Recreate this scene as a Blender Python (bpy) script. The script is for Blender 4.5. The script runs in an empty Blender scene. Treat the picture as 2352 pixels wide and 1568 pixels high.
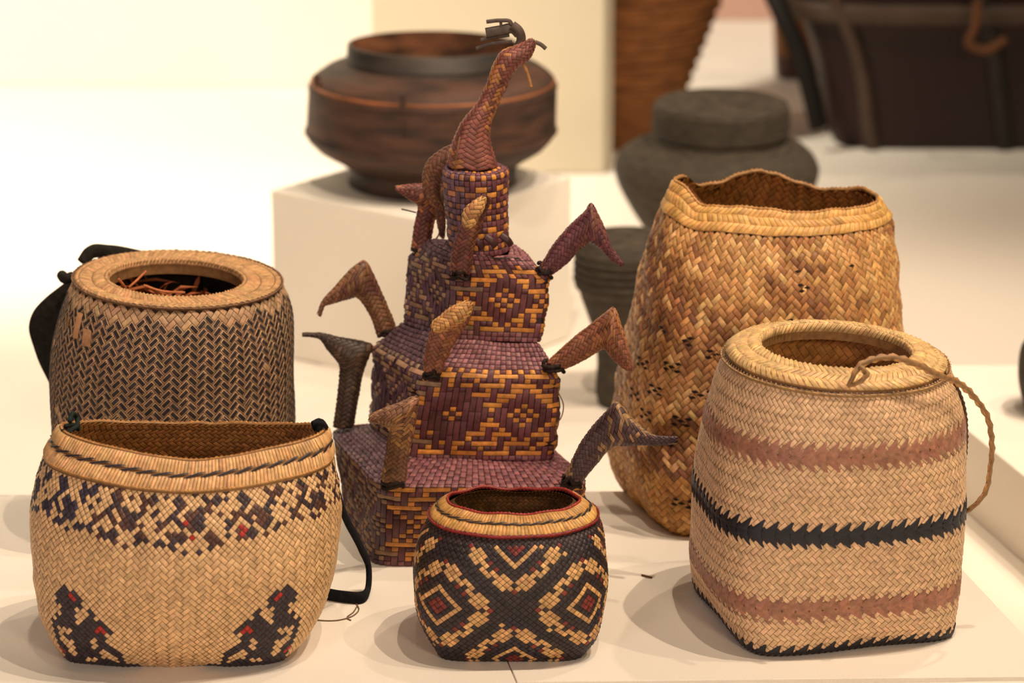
import bpy, math, random
import numpy as np
rng = np.random.default_rng(7)
random.seed(7)
SC = bpy.context.scene
COL = SC.collection
# ------------------------------------------------------------------ camera
FPX, CX, CY, H, PITCH = 7000.0, 1176.0, 784.0, 0.893, math.radians(17.0)
cam_d = bpy.data.cameras.new('camera'); cam = bpy.data.objects.new('camera', cam_d); COL.objects.link(cam)
cam.location = (0, 0, H); cam.rotation_euler = (math.pi/2 - PITCH, 0, 0)
cam_d.sensor_width = 36; cam_d.lens = FPX/2352*36
cam_d.clip_start = .05; cam_d.clip_end = 50
cam_d.dof.use_dof = True; cam_d.dof.focus_distance = 2.34; cam_d.dof.aperture_fstop = 6.0
SC.camera = cam
# ------------------------------------------------------------------ world, lights, exposure
SC.view_settings.view_transform = 'Standard'; SC.view_settings.look = 'None'
SC.view_settings.gamma = 1; SC.view_settings.use_curve_mapping = False
SC.view_settings.exposure = -0.09
W = bpy.data.worlds.new('gallery_air'); SC.world = W; W.use_nodes = True
W.node_tree.nodes['Background'].inputs[0].default_value = (1.0, .86, .72, 1)
W.node_tree.nodes['Background'].inputs[1].default_value = 0.11
def lamp(name, kind, loc, target, power, color, size=.05, spot=60, blend=.4, sy=None):
    d = bpy.data.lights.new(name, kind); o = bpy.data.objects.new(name, d); COL.objects.link(o)
    o.location = loc
    v = np.array(target, float)-np.array(loc, float)
    import mathutils
    o.rotation_euler = mathutils.Vector(v).to_track_quat('-Z', 'Y').to_euler()
    d.energy = power; d.color = color
    if kind == 'SPOT': d.spot_size = math.radians(spot); d.spot_blend = blend; d.shadow_soft_size = size
    if kind == 'AREA': d.shape = 'RECTANGLE'; d.size = size; d.size_y = sy or size
    return o
WARM = (1.0, .80, .60)
lamp('track_spot', 'SPOT', (1.55, 2.14, 2.6), (0, 2.3, 0), 72, WARM, .012, 60, .5)
lamp('track_spot', 'SPOT', (1.05, 2.12, 2.8), (0, 2.3, 0), 145, WARM, .012, 60, .5)
lamp('track_spot', 'SPOT', (.50, 2.05, 2.9), (0, 2.3, 0), 96, WARM, .012, 60, .5)
lamp('front_wash', 'AREA', (1.1, -.3, 1.15), (0, 2.3, .1), 25, (1.0, .78, .52), .4)
lamp('front_wash', 'AREA', (-1.3, -.1, 1.0), (-.1, 2.2, .1), 15, (1.0, .76, .74), .4)
lamp('wall_wash', 'SPOT', (-1.3, 2.9, 2.6), (-.95, 4.6, .4), 560, (1.0, .90, .72), .05, 66, .6)
lamp('back_spot', 'SPOT', (1.1, 3.2, 2.6), (.15, 3.2, 0), 58, WARM, .03, 70, .6)
lamp('back_spot', 'SPOT', (-.15, 1.7, 2.7), (-.55, 3.2, 0), 150, WARM, .03, 45, .6)
lamp('right_spot', 'SPOT', (1.1, 2.6, 2.4), (.72, 2.72, 0), 110, WARM, .02, 20, .4)
lamp('far_spot', 'SPOT', (2.3, 4.95, 2.7), (.6, 4.2, 0), 84, WARM, .05, 60, .7)

# ------------------------------------------------------------------ helpers
sP, cP = math.sin(PITCH), math.cos(PITCH)
def ray(px, py):
    a, b = (px-CX)/FPX, (CY-py)/FPX
    return np.array([a, cP+b*sP, -sP+b*cP])
def P(px, py, Y):
    d = ray(px, py); t = Y/d[1]
    return np.array([0, 0, H])+d*t
def G(px, py, z=0.0):
    d = ray(px, py); t = (z-H)/d[2]
    return np.array([0, 0, H])+d*t
def proj(p):
    q = p-np.array([0, 0, H])
    x = q[..., 0]; y = q[..., 1]*sP+q[..., 2]*cP; z = q[..., 1]*cP-q[..., 2]*sP
    return CX+FPX*x/z, CY-FPX*y/z, z
def lin(c):
    c = np.asarray(c, float)/255.0
    return np.where(c <= .04045, c/12.92, ((c+.055)/1.055)**2.4)

def mat_attr(name, rough=.5, spec=.35, streak=220.0, amt=.25, bump=.15):
    m = bpy.data.materials.new(name); m.use_nodes = True; nt = m.node_tree; N = nt.nodes; L = nt.links
    b = N['Principled BSDF']; b.inputs['Roughness'].default_value = rough; b.inputs['Specular IOR Level'].default_value = spec
    a = N.new('ShaderNodeAttribute'); a.attribute_name = 'Col'
    tc = N.new('ShaderNodeTexCoord'); no = N.new('ShaderNodeTexNoise'); no.inputs['Scale'].default_value = streak; no.inputs['Detail'].default_value = 3
    L.new(tc.outputs['Object'], no.inputs['Vector'])
    mr = N.new('ShaderNodeMapRange'); mr.inputs[1].default_value = .3; mr.inputs[2].default_value = .7
    mr.inputs[3].default_value = 1-amt; mr.inputs[4].default_value = 1+amt
    L.new(no.outputs[0], mr.inputs[0])
    mx = N.new('ShaderNodeVectorMath'); mx.operation = 'MULTIPLY'
    L.new(a.outputs['Color'], mx.inputs[0]); L.new(mr.outputs[0], mx.inputs[1]); L.new(mx.outputs[0], b.inputs['Base Color'])
    bp = N.new('ShaderNodeBump'); bp.inputs['Strength'].default_value = bump; bp.inputs['Distance'].default_value = .001
    n2 = N.new('ShaderNodeTexNoise'); n2.inputs['Scale'].default_value = streak*5; L.new(tc.outputs['Object'], n2.inputs['Vector'])
    L.new(n2.outputs[0], bp.inputs['Height']); L.new(bp.outputs[0], b.inputs['Normal'])
    return m
def mat_plain(name, c, rough=.6, spec=.3, scale=30.0, amt=.1, bump=.0, c2=None, detail=4, stretch=None):
    m = bpy.data.materials.new(name); m.use_nodes = True; nt = m.node_tree; N = nt.nodes; L = nt.links
    b = N['Principled BSDF']; b.inputs['Roughness'].default_value = rough; b.inputs['Specular IOR Level'].default_value = spec
    tc = N.new('ShaderNodeTexCoord'); no = N.new('ShaderNodeTexNoise'); no.inputs['Scale'].default_value = scale; no.inputs['Detail'].default_value = detail
    if stretch:
        mp = N.new('ShaderNodeMapping'); mp.inputs['Scale'].default_value = stretch
        L.new(tc.outputs['Object'], mp.inputs['Vector']); L.new(mp.outputs[0], no.inputs['Vector'])
    else: L.new(tc.outputs['Object'], no.inputs['Vector'])
    cr = N.new('ShaderNodeValToRGB'); cr.color_ramp.elements[0].position = .35; cr.color_ramp.elements[1].position = .65
    a0 = lin(c)*(1-amt); a1 = lin(c2) if c2 is not None else np.minimum(lin(c)*(1+amt), 1)
    cr.color_ramp.elements[0].color = (*a0, 1); cr.color_ramp.elements[1].color = (*a1, 1)
    L.new(no.outputs[0], cr.inputs[0]); L.new(cr.outputs[0], b.inputs['Base Color'])
    if bump:
        bp = N.new('ShaderNodeBump'); bp.inputs['Strength'].default_value = bump; bp.inputs['Distance'].default_value = .002
        L.new(no.outputs[0], bp.inputs['Height']); L.new(bp.outputs[0], b.inputs['Normal'])
    return m
M_SPL = mat_attr('woven_splint', .48, .4)
M_DULL = mat_attr('dull_splint', .7, .2)
M_TABLE = mat_plain('painted_board', (236, 228, 216), .55, .3, 900, .03, .25)
M_WALL = mat_plain('matt_wall_paint', (240, 234, 222), .9, .1, 4, .01)
M_PILLAR = mat_plain('pillar_paint', (206, 194, 172), .9, .1, 4, .01)

def link(name, V, F, mat, parent=None, col=None, smooth=True, kind=None):
    me = bpy.data.meshes.new(name)
    V = np.asarray(V, np.float32).reshape(-1, 3)
    if isinstance(F, np.ndarray) and F.ndim == 2:
        n, k = F.shape
        me.vertices.add(len(V)); me.vertices.foreach_set('co', V.ravel())
        me.loops.add(n*k); me.loops.foreach_set('vertex_index', F.astype(np.int32).ravel())
        me.polygons.add(n); me.polygons.foreach_set('loop_start', np.arange(0, n*k, k, dtype=np.int32))
        me.polygons.foreach_set('use_smooth', np.full(n, smooth))
        me.update(calc_edges=True)
    else:
        me.from_pydata(V.tolist(), [], F)
        if smooth: me.polygons.foreach_set('use_smooth', np.full(len(me.polygons), True))
        me.update()
    if col is not None:
        c = np.asarray(col, float)
        if c.ndim == 1: c = np.repeat(c[None], len(V), 0)
        c = np.concatenate([c, np.ones((len(c), 1))], 1).astype(np.float32)
        ca = me.color_attributes.new('Col', 'FLOAT_COLOR', 'POINT'); ca.data.foreach_set('color', c.ravel())
    me.materials.append(mat)
    o = bpy.data.objects.new(name, me); COL.objects.link(o)
    if parent is not None:
        o.parent = parent
        root = parent
        while root.parent: root = root.parent
        o.matrix_parent_inverse.identity()
        off = np.array(root.location)
        V2 = V-off.astype(np.float32)
        me.vertices.foreach_set('co', V2.ravel()); me.update()
    if kind: o['kind'] = kind
    return o
def thing(name, label, cat, loc, group=None):
    o = bpy.data.objects.new(name, None); COL.objects.link(o); o.location = [float(x) for x in loc]
    o.empty_display_size = .02; o['label'] = label; o['category'] = cat
    if group: o['group'] = group
    return o
def tag(o, label, cat, group=None):
    o['label'] = label; o['category'] = cat
    if group: o['group'] = group
    return o

MU = 192
def superell(ratio, n, rot=0.0, cnt=MU, skew=None):
    th = np.linspace(0, 2*np.pi, 2881)[:-1]+np.pi/2
    c, s = np.cos(th), np.sin(th)
    x = np.sign(c)*np.abs(c)**(2/n); y = ratio*np.sign(s)*np.abs(s)**(2/n)
    if rot:
        r = math.radians(rot); x, y = x*math.cos(r)-y*math.sin(r), x*math.sin(r)+y*math.cos(r)
    xs = np.append(x, x[0]); ys = np.append(y, y[0])
    d = np.concatenate([[0], np.cumsum(np.hypot(np.diff(xs), np.diff(ys)))]); t = np.arange(cnt)/cnt*d[-1]
    return np.interp(t, d, xs), np.interp(t, d, ys)
def ring(L, R, py, Yc, b=None, ratio=1.0, n=2.0, rot=0.0, dz=None, pyR=None, dy=0.0):
    """closed section; silhouette half width measured at the centre plane"""
    a = P(L, py, Yc+dy); c = P(R, pyR if pyR is not None else py, Yc+dy); mid = (a+c)/2; w = (c[0]-a[0])/2
    if b is not None: ratio = b/w
    x, y = superell(ratio, n, rot); ex = np.abs(x).max(); x = x/ex*w; y = y/ex*w
    z = np.full_like(x, mid[2])+(c[2]-a[2])/2*(x/w)
    if dz is not None: z = z+dz(x/w, y/(np.abs(y).max()))
    return np.stack([mid[0]+x, mid[1]+y, z], 1)
def quadring(F, R, B, n=8.0):
    c = (R+B)/2; e1 = (R-F)/2; e2 = (B-F)/2
    x, y = superell(1.0, n); k = (2**(1/n))**.85; x, y = x*k, y*k
    return c[None]+x[:, None]*e1[None]+y[:, None]*e2[None]
def scaled(r, s, dz=0.0):
    c = r.mean(0); o = c+(r-c)*np.array([s, s, 1]); o[:, 2] += dz; return o

class Surf:
    def __init__(self, rings, K=96, linear=False, lump=None):
        R = np.stack(rings)
        if len(R) > 1:
            d = np.sqrt(((R[1:]-R[:-1])**2).sum(2)).mean(1); t = np.concatenate([[0], np.cumsum(d)])
        self.len = t[-1]
        T = np.linspace(0, t[-1], K)
        if linear or len(R) < 3:
            k = np.clip(np.searchsorted(t, T, side='right')-1, 0, len(R)-2); f = ((T-t[k])/(t[k+1]-t[k]))[:, None, None]
            G_ = R[k]*(1-f)+R[k+1]*f
        else:
            m = np.zeros_like(R)
            h = np.diff(t)
            dl = (R[1:]-R[:-1])/h[:, None, None]
            w = (h[1:]/(h[1:]+h[:-1]))[:, None, None]
            m[1:-1] = dl[:-1]*w+dl[1:]*(1-w)
            m[0] = dl[0]; m[-1] = dl[-1]
            k = np.clip(np.searchsorted(t, T, side='right')-1, 0, len(R)-2); hh = h[k][:, None, None]; s = ((T-t[k])/h[k])[:, None, None]
            G_ = (2*s**3-3*s**2+1)*R[k]+(s**3-2*s**2+s)*hh*m[k]+(-2*s**3+3*s**2)*R[k+1]+(s**3-s**2)*hh*m[k+1]
        self.K, self.M = K, R.shape[1]; self.G = G_
        self.knots = t/t[-1]
        self._norm()
        if lump is not None:
            u = np.arange(self.M)/self.M; v = np.linspace(0, 1, K)
            U, V = np.meshgrid(u, v); self.G = self.G+self.N*lump(U, V)[..., None]; self._norm()
        self.circ = np.sqrt(((np.roll(self.G, -1, 1)-self.G)**2).sum(2)).sum(1)
    def _norm(self):
        du = np.roll(self.G, -1, 1)-np.roll(self.G, 1, 1); dv = np.gradient(self.G, axis=0)
        n = np.cross(du, dv); self.N = n/np.maximum(np.linalg.norm(n, axis=2, keepdims=True), 1e-12)
    def ev(self, u, v, A=None):
        A = self.G if A is None else A
        x = (u % 1.0)*self.M; i = np.floor(x).astype(int) % self.M; fx = (x-np.floor(x))[..., None]
        y = np.clip(v, 0, 1)*(self.K-1); j = np.minimum(y.astype(int), self.K-2); fy = (y-j)[..., None]
        i2 = (i+1) % self.M
        return (A[j, i]*(1-fx)+A[j, i2]*fx)*(1-fy)+(A[j+1, i]*(1-fx)+A[j+1, i2]*fx)*fy
    def pt(self, u, v, off=0.0):
        n = self.ev(u, v, self.N); return self.ev(u, v)+n*(off[..., None] if isinstance(off, np.ndarray) else off)
    def shell(self, name, mat, parent, col, off=0.0, cap=False, step=2, kind=None):
        g = (self.G+self.N*off)[:, ::step]
        K, M = g.shape[:2]; idx = np.arange(K*M).reshape(K, M); r = np.roll(idx, -1, 1)
        F = np.stack([idx[:-1], r[:-1], r[1:], idx[1:]], -1).reshape(-1, 4)
        V = g.reshape(-1, 3)
        if cap:
            F = F.tolist()+[list(range(M))[::-1]]+[list(range((K-1)*M, K*M))]
        return link(name, V, F, mat, parent, col, kind=kind)

LA = np.array([0, .16, .84, 1]); LH = np.array([0, 1, 1, 0.]); BA = np.array([0, .5, 1]); BH = np.array([.25, 1, .25])
def tile_verts(S, O, A, B, h, side=1, base=0.0):
    n = len(O)
    a = LA[:, None].repeat(3, 1).ravel(); b = BA[None].repeat(4, 0).ravel(); hh = (LH[:, None]*BH[None]).ravel()
    u = O[:, 0:1]+A[:, 0:1]*a+B[:, 0:1]*b; v = O[:, 1:2]+A[:, 1:2]*a+B[:, 1:2]*b
    hv = (h*rng.uniform(.7, 1.3, n))[:, None]*hh[None]
    return S.pt(u, v, side*(hv+base))
TF = np.array([[i*3+j, (i+1)*3+j, (i+1)*3+j+1, i*3+j+1] for i in range(3) for j in range(2)])
def put_tiles(name, TV, cols, mat, parent, pick=0, vis=None, flip=False, piece='splint'):
    """TV (n,12,3) one small raised splint per row; the `pick` that show largest become parts of their own"""
    n = len(TV)
    # orient faces outward consistently
    F = TF[:, ::-1] if flip else TF
    sel = np.zeros(n, bool)
    if pick:
        c = TV.mean(1); px, py, z = proj(c)
        pu, pv, _ = proj(TV[:, [0, 2, 9, 11]])
        ar = np.abs((pu[:, 3]-pu[:, 0])*(pv[:, 2]-pv[:, 1])-(pu[:, 2]-pu[:, 1])*(pv[:, 3]-pv[:, 0]))*.5
        nn = np.cross(TV[:, 9]-TV[:, 0], TV[:, 2]-TV[:, 0]); vd = c-np.array([0, 0, H])
        if not flip: nn = nn
        face = (nn*vd).sum(1)
        ok = (px > 4) & (px < 2348) & (py > 4) & (py < 1564)
        ok &= (face < 0) if not flip else (face > 0)
        if vis is not None: ok &= vis(px, py)
        ar = np.where(ok, ar, 0); o = np.argsort(-ar)[:pick]; o = o[ar[o] > 0]; sel[o] = True
        for k in o:
            link(piece, TV[k], F, mat, parent, cols[k])
    rest = ~sel
    TV2 = TV[rest]; m = len(TV2)
    if m:
        FF = (F[None]+np.arange(m)[:, None, None]*12).reshape(-1, 4)
        ob = link('weave', TV2.reshape(-1, 3), FF, mat, parent, np.repeat(cols[rest], 12, 0), kind='stuff')
        return ob
def lattice(S, cell, v0=0.0, v1=1.0, mode='t', N=None, split=None, gap=.05, circ=None):
    """diagonal over-under weave; returns O, A, B, (u,v), direction, p, q"""
    if N is None:
        N = int(round((circ or S.circ.max())/(cell*math.sqrt(2))/2))*2
        if mode == 't': N = N//2*2
    M = max(1, int(round(S.len/(cell*math.sqrt(2)))))
    s_, t_ = np.meshgrid(np.arange(int(v0*2*M)-1, int(v1*2*M)+2), np.arange(0, 2*N))
    s_ = s_.ravel(); t_ = t_.ravel(); k = (s_-t_) % 2 == 0; s_, t_ = s_[k], t_[k]
    i = (s_+t_)//2; j = (t_-s_)//2
    out = []
    def add(i, j, d, ln):
        p0, q0 = i.astype(float), j.astype(float)
        lp = np.where(d == 0, ln, 1.0); lq = np.where(d == 1, ln, 1.0)
        return np.stack([p0, q0, lp, lq, d.astype(float)], 1)
    if mode == 'plain':
        d = (i % 2+j) % 2; out.append(add(i, j, d, 1.0))
    else:
        key = t_ if mode == 't' else s_
        a = key % 4 == 0; b = key % 4 == 2
        pa = add(i[a], j[a], np.zeros(a.sum()), 2.0)
        pb = add(i[b], j[b], np.ones(b.sum()), 2.0)
        if mode == 'h': pb[:, 1] -= 1
        al = np.concatenate([pa, pb])
        if split is not None:
            pc, qc = al[:, 0]+al[:, 2]/2, al[:, 1]+al[:, 3]/2
            m = split((pc+qc)/(2*N), (pc-qc)/(2*M))
            sp = al[m]; al = al[~m]
            h1 = sp.copy(); h2 = sp.copy(); dp = sp[:, 4] == 0
            h1[:, 2] = 1; h1[:, 3] = 1; h2[:, 2] = 1; h2[:, 3] = 1
            h2[dp, 0] += 1; h2[~dp, 1] += 1
            al = np.concatenate([al, h1, h2])
        out.append(al)
    T = np.concatenate(out)
    p0, q0, lp, lq, d = T.T
    pc, qc = p0+lp/2, q0+lq/2
    u, v = (pc+qc)/(2*N), (pc-qc)/(2*M)
    k = (v > v0) & (v < v1); T = T[k]; p0, q0, lp, lq, d = T.T; pc, qc, u, v = pc[k], qc[k], u[k], v[k]
    g = gap
    def uv(p, q): return np.stack([(p+q)/(2*N), (p-q)/(2*M)], 1)
    O = uv(p0+g, q0+g); EP = uv(p0+lp-g, q0+g)-O; EQ = uv(p0+g, q0+lq-g)-O
    dd = (d == 0)[:, None]
    A = np.where(dd, EP, EQ); B = np.where(dd, EQ, EP)
    for X in (O,):
        pass
    # keep the ends of the strips within the band
    vmin = np.minimum.reduce([O[:, 1], O[:, 1]+A[:, 1], O[:, 1]+B[:, 1], O[:, 1]+A[:, 1]+B[:, 1]])
    return dict(O=O, A=A, B=B, u=u, v=v, d=d, p=np.floor(pc).astype(int), q=np.floor(qc).astype(int), N=N, M=M, k=len(O))
def jitter(c, amt=.10, n=None, hue=.03):
    c = np.asarray(c, float)
    if c.ndim == 1: c = np.repeat(c[None], n, 0)
    f = 1+rng.normal(0, amt, (len(c), 1)); g = 1+rng.normal(0, hue, c.shape)
    return np.clip(c*f*g, 0.003, .9)
def handed(TV, d):
    """make the winding the same for both directions"""
    TV = TV.copy(); k = d == 1
    # mirror across B for the second direction
    TV[k] = TV[k].reshape(-1, 4, 3, 3)[:, :, ::-1].reshape(-1, 12, 3)
    return TV
def weave(S, parent, cell, colorfn, mat=M_SPL, h=.0006, v0=0., v1=1., mode='t', pick=0, vis=None, side=1, split=None, circ=None, inset=None, N=None, gap=.05, name=None):
    L = lattice(S, cell, v0, v1, mode, N=N, split=split, circ=circ, gap=gap)
    cols = colorfn(L)
    TV = tile_verts(S, L['O'], L['A'], L['B'], h, side)
    TV = handed(TV, L['d'])
    put_tiles('splint', TV, cols, mat, parent, pick, vis, flip=(side < 0))
    if inset:
        O = L['O']+L['A']*inset[0]+L['B']*inset[1]; A = L['A']*(1-2*inset[0]); B = L['B']*(1-2*inset[1])
        TV = handed(tile_verts(S, O, A, B, h*.45, side, base=h*.85), L['d'])
        return L, TV
    return L
def band_tiles(S, parent, v0, v1, n, col, h=.0008, slant=0.0, mat=M_SPL, name='stitching', side=1, fill=.92, base=.0, jit=.1, u0=0., u1=1.):
    k = np.arange(n); O = np.stack([u0+(u1-u0)*k/n, np.full(n, v0)], 1); A = np.tile([slant*(u1-u0)/n, v1-v0], (n, 1)); B = np.tile([fill*(u1-u0)/n, 0.0], (n, 1))
    TV = tile_verts(S, O, A, B, h, side, base).reshape(-1, 4, 3, 3)[:, :, ::-1].reshape(-1, 12, 3)
    cols = jitter(col, jit, n)
    F = TF[:, ::-1] if side < 0 else TF
    FF = (F[None]+np.arange(n)[:, None, None]*12).reshape(-1, 4)
    return link(name, TV.reshape(-1, 3), FF, mat, parent, np.repeat(cols, 12, 0), kind='stuff')
def smooth_path(pts, n, closed=False):
    pts = np.asarray(pts, float)
    if closed: pts = np.concatenate([pts, pts[:1]])
    d = np.concatenate([[0], np.cumsum(np.linalg.norm(np.diff(pts, axis=0), axis=1))])
    if closed:
        ext = np.concatenate([pts[-3:-1], pts, pts[1:3]]); dd = np.concatenate([d[-3:-1]-d[-1], d, d[1:3]+d[-1]])
    else: ext, dd = pts, d
    m = np.gradient(ext, dd, axis=0)
    T = np.linspace(0, d[-1], n, endpoint=not closed)
    k = np.clip(np.searchsorted(dd, T, side='right')-1, 0, len(dd)-2); h = (dd[k+1]-dd[k])[:, None]; s = ((T-dd[k])[:, None]/h)
    return (2*s**3-3*s**2+1)*ext[k]+(s**3-2*s**2+s)*h*m[k]+(-2*s**3+3*s**2)*ext[k+1]+(s**3-s**2)*h*m[k+1]
def tube_surf(pts, r, closed=False, n=200, m=12, flat=1.0, taper=None):
    pp = smooth_path(pts, n, closed)
    if closed: t = np.roll(pp, -1, 0)-np.roll(pp, 1, 0)
    else: t = np.gradient(pp, axis=0)
    t /= np.linalg.norm(t, axis=1, keepdims=True)+1e-12
    up = np.zeros_like(t); ref = np.array([0.13, -.9, .3]); prev = np.cross(t[0], ref); prev /= np.linalg.norm(prev)
    for k in range(len(t)):
        a = prev-t[k]*np.dot(prev, t[k]); a /= np.linalg.norm(a)+1e-12; up[k] = a; prev = a
    bn = np.cross(t, up)
    if closed: pp = np.concatenate([pp, pp[:1]]); up = np.concatenate([up, up[:1]]); bn = np.concatenate([bn, bn[:1]])
    K = len(pp); a = np.arange(m)/m*2*np.pi
    rr = np.full(K, r) if taper is None else r*np.interp(np.linspace(0, 1, K), *taper)
    g = pp[:, None]+rr[:, None, None]*(np.cos(a)[None, :, None]*up[:, None]+flat*np.sin(a)[None, :, None]*bn[:, None])
    S = Surf.__new__(Surf); S.G = g; S.K, S.M = K, m; S.len = np.linalg.norm(np.diff(pp, axis=0), axis=1).sum(); S._norm()
    S.circ = np.full(K, 2*np.pi*r); return S
def tube(name, pts, r, mat, parent, col, closed=False, n=60, m=8, flat=1.0, kind=None, taper=None):
    S = tube_surf(pts, r, closed, n, m, flat, taper); return S.shell(name, mat, parent, col, cap=not closed, step=1, kind=kind)
def rope(name, pts, r, parent, c1, c2=None, closed=False, mat=M_SPL, n=200, pitch=2.2, kind=None, jit=.12):
    """twisted cord: core with slanting strand humps, one mesh"""
    S = tube_surf(pts, r*.8, closed, n, 10)
    K = max(4, int(S.len/(r*pitch)))
    O = []; C = []
    for s in (0, .5):
        k = np.arange(K); O.append(np.stack([np.full(K, s), (k+s)/K], 1)); C.append(jitter(lin(c1) if s == 0 or c2 is None else lin(c2), jit, K))
    O = np.concatenate(O); C = np.concatenate(C); m = len(O)
    A = np.tile([.55, 1.0/K], (m, 1)); B = np.tile([-.0, .88/K], (m, 1)); 
    TV = tile_verts(S, O, A, B, r*.6, 1).reshape(-1, 12, 3)
    g = S.G; Kk, Mm = g.shape[:2]; idx = np.arange(Kk*Mm).reshape(Kk, Mm); rr = np.roll(idx, -1, 1)
    F1 = np.stack([idx[:-1], rr[:-1], rr[1:], idx[1:]], -1).reshape(-1, 4)
    F2 = (TF[:, ::-1][None]+np.arange(m)[:, None, None]*12).reshape(-1, 4)+Kk*Mm
    V = np.concatenate([g.reshape(-1, 3), TV.reshape(-1, 3)]); cc = np.concatenate([np.repeat(lin(c1)[None]*.5, Kk*Mm, 0), np.repeat(C, 12, 0)])
    return link(name, V, np.concatenate([F1, F2]), mat, parent, cc, kind=kind)
def prism(name, poly, z0, z1, mat, parent=None, bevel=.0):
    poly = [np.asarray(p)[:2] for p in poly]; n = len(poly)
    a = sum(poly[i][0]*poly[(i+1) % n][1]-poly[(i+1) % n][0]*poly[i][1] for i in range(n))
    if a < 0: poly = poly[::-1]
    V = [(p[0], p[1], z0) for p in poly]+[(p[0], p[1], z1) for p in poly]
    F = [list(range(n))[::-1], list(range(n, 2*n))]+[[i, (i+1) % n, n+(i+1) % n, n+i] for i in range(n)]
    o = link(name, np.array(V), F, mat, parent, smooth=False)
    if bevel:
        b = o.modifiers.new('edge', 'BEVEL'); b.width = bevel; b.segments = 2
    return o

# ================================================================== SETTING
FZ = -.10
def g2(x, y, z=0): return G(x, y, z)
fl = prism('floor', [(-3, .3), (3.2, .3), (3.2, G(1176, 838, FZ)[1]), (-3, G(1176, 838, FZ)[1])], FZ-.05, FZ, M_TABLE); fl['kind'] = 'structure'
fl2 = prism('floor', [(-3, G(1176, 838, FZ)[1]+.0015), (3.2, G(1176, 838, FZ)[1]+.0015), (3.2, 5.2), (-3, 5.2)], FZ-.05, FZ-.001, M_TABLE); fl2['kind'] = 'structure'
wl = prism('wall_left', [(-3, 4.6), (-.12, 4.6), (-.12, 4.72), (-3, 4.72)], FZ, 3.0, M_WALL); wl['kind'] = 'structure'
wb = prism('wall_back', [(-.1, 5.12), (3.2, 5.12), (3.2, 5.22), (-.1, 5.22)], FZ, 3.0, mat_plain('far_wall_paint', (205, 165, 150), .9, .1, 3, .02)); wb['kind'] = 'structure'
# tall white pillar behind the bowl
pc = G(1386, 398, FZ); pl_ = G(858, 402, FZ); pr = G(1407, 384, FZ)
pil = prism('display_pillar', [pl_, pc, pr, pr+(pl_-pc)], FZ, 1.6, M_PILLAR, bevel=.002)
tag(pil, 'tall pale square pillar rising behind the dark wooden bowl', 'pillar')

# front display table: two boards with a thin seam between them
tb = thing('display_table', 'low white table under the five front baskets, with a seam in front', 'table', (0, 2.1, FZ))
s0, s1 = G(1150, 1480), G(1196, 1590)
sv = (s1-s0)/np.linalg.norm(s1-s0)
back_at = s0+sv*((G(1176, 1130)[1]-s0[1])/sv[1]); front_at = G(1186, 1565)
nudge = np.array([.0012, 0, 0])
left_poly = [G(-900, 1141), back_at-nudge/2, s1+sv*.25, G(-900, 1700)]
right_poly = [back_at+nudge/2, G(2038, 1123), G(2440, 1552), front_at+nudge/2]
for nm, pp in (('table_board', left_poly), ('table_board', right_poly)):
    prism(nm, pp, -.004, 0, M_TABLE, None, bevel=.0006)
    ob = bpy.context.scene.collection.objects[-1]
    ob.parent = tb; ob.matrix_parent_inverse.identity(); ob.location = tuple(-np.array(tb.location))
inner = [left_poly[0]*.5+right_poly[1]*.0+np.array([0, left_poly[0][1]*.5-.01, 0]), right_poly[1]+np.array([-.02, -.01, 0]), G(2400, 1530), front_at+np.array([-.02, .02, 0]), s1+np.array([-.5, .03, 0])]
o = prism('table_box', [(-1.2, 2.0), (G(2200, 1350)[0]-.02, 2.06), (G(2038, 1123)[0]-.01, G(2038, 1123)[1]-.01), (-1.2, G(0, 1141)[1]-.01)], FZ, -.004, M_TABLE)
o.parent = tb; o.location = tuple(-np.array(tb.location))

# raised platform right of the table
A0, A1 = G(2216, 982, -.02), G(2352, 1093, -.02); dv_ = (A1-A0); 
Yb = G(2280, 838, -.02)[1]
Ab = A0-dv_*((Yb-A0[1])/(-dv_[1])) if dv_[1] != 0 else A0
Af = A1+dv_*3.0
plat = prism('side_platform', [Ab, (2.4, Yb, 0), (2.4, Af[1], 0), Af], FZ, -.02, M_TABLE, bevel=.001)
tag(plat, 'bright low white platform beyond the right edge of the table', 'platform')

# plinth carrying the bowl
B_L = G(624, 812, FZ); zt = P(622, 437, B_L[1])[2]
pL, pF, pR = G(622, 437, zt), G(985, 508, zt), G(1312, 405, zt)
plinth = prism('square_plinth', [pL, pF, pR, pR+(pL-pF)], FZ-.0, zt, M_WALL, bevel=.0015)
tag(plinth, 'white square plinth set cornerwise carrying the dark wooden bowl', 'plinth')

# ================================================================== BASKETS
def T(*c): return lin(c)
def base_thing(name, label, cat, rings):
    c = rings[0].mean(0); return thing(name, label, cat, (c[0], c[1], rings[0][:, 2].min()))
def closed_bottom(r): return [scaled(r, .03), scaled(r, .9)]+[r]
def inner_rings(rings, top_to=None, t=.004, floor=.006):
    """inside wall, going from the mouth down to a floor"""
    out = []
    for r in rings[::-1]:
        c = r.mean(0); w = np.abs(r[:, 0]-c[0]).max(); out.append(scaled(r, (w-t)/w))
    b = out[-1].copy(); b[:, 2] += floor; out[-1] = b; out.append(scaled(b, .04)); return out

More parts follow.
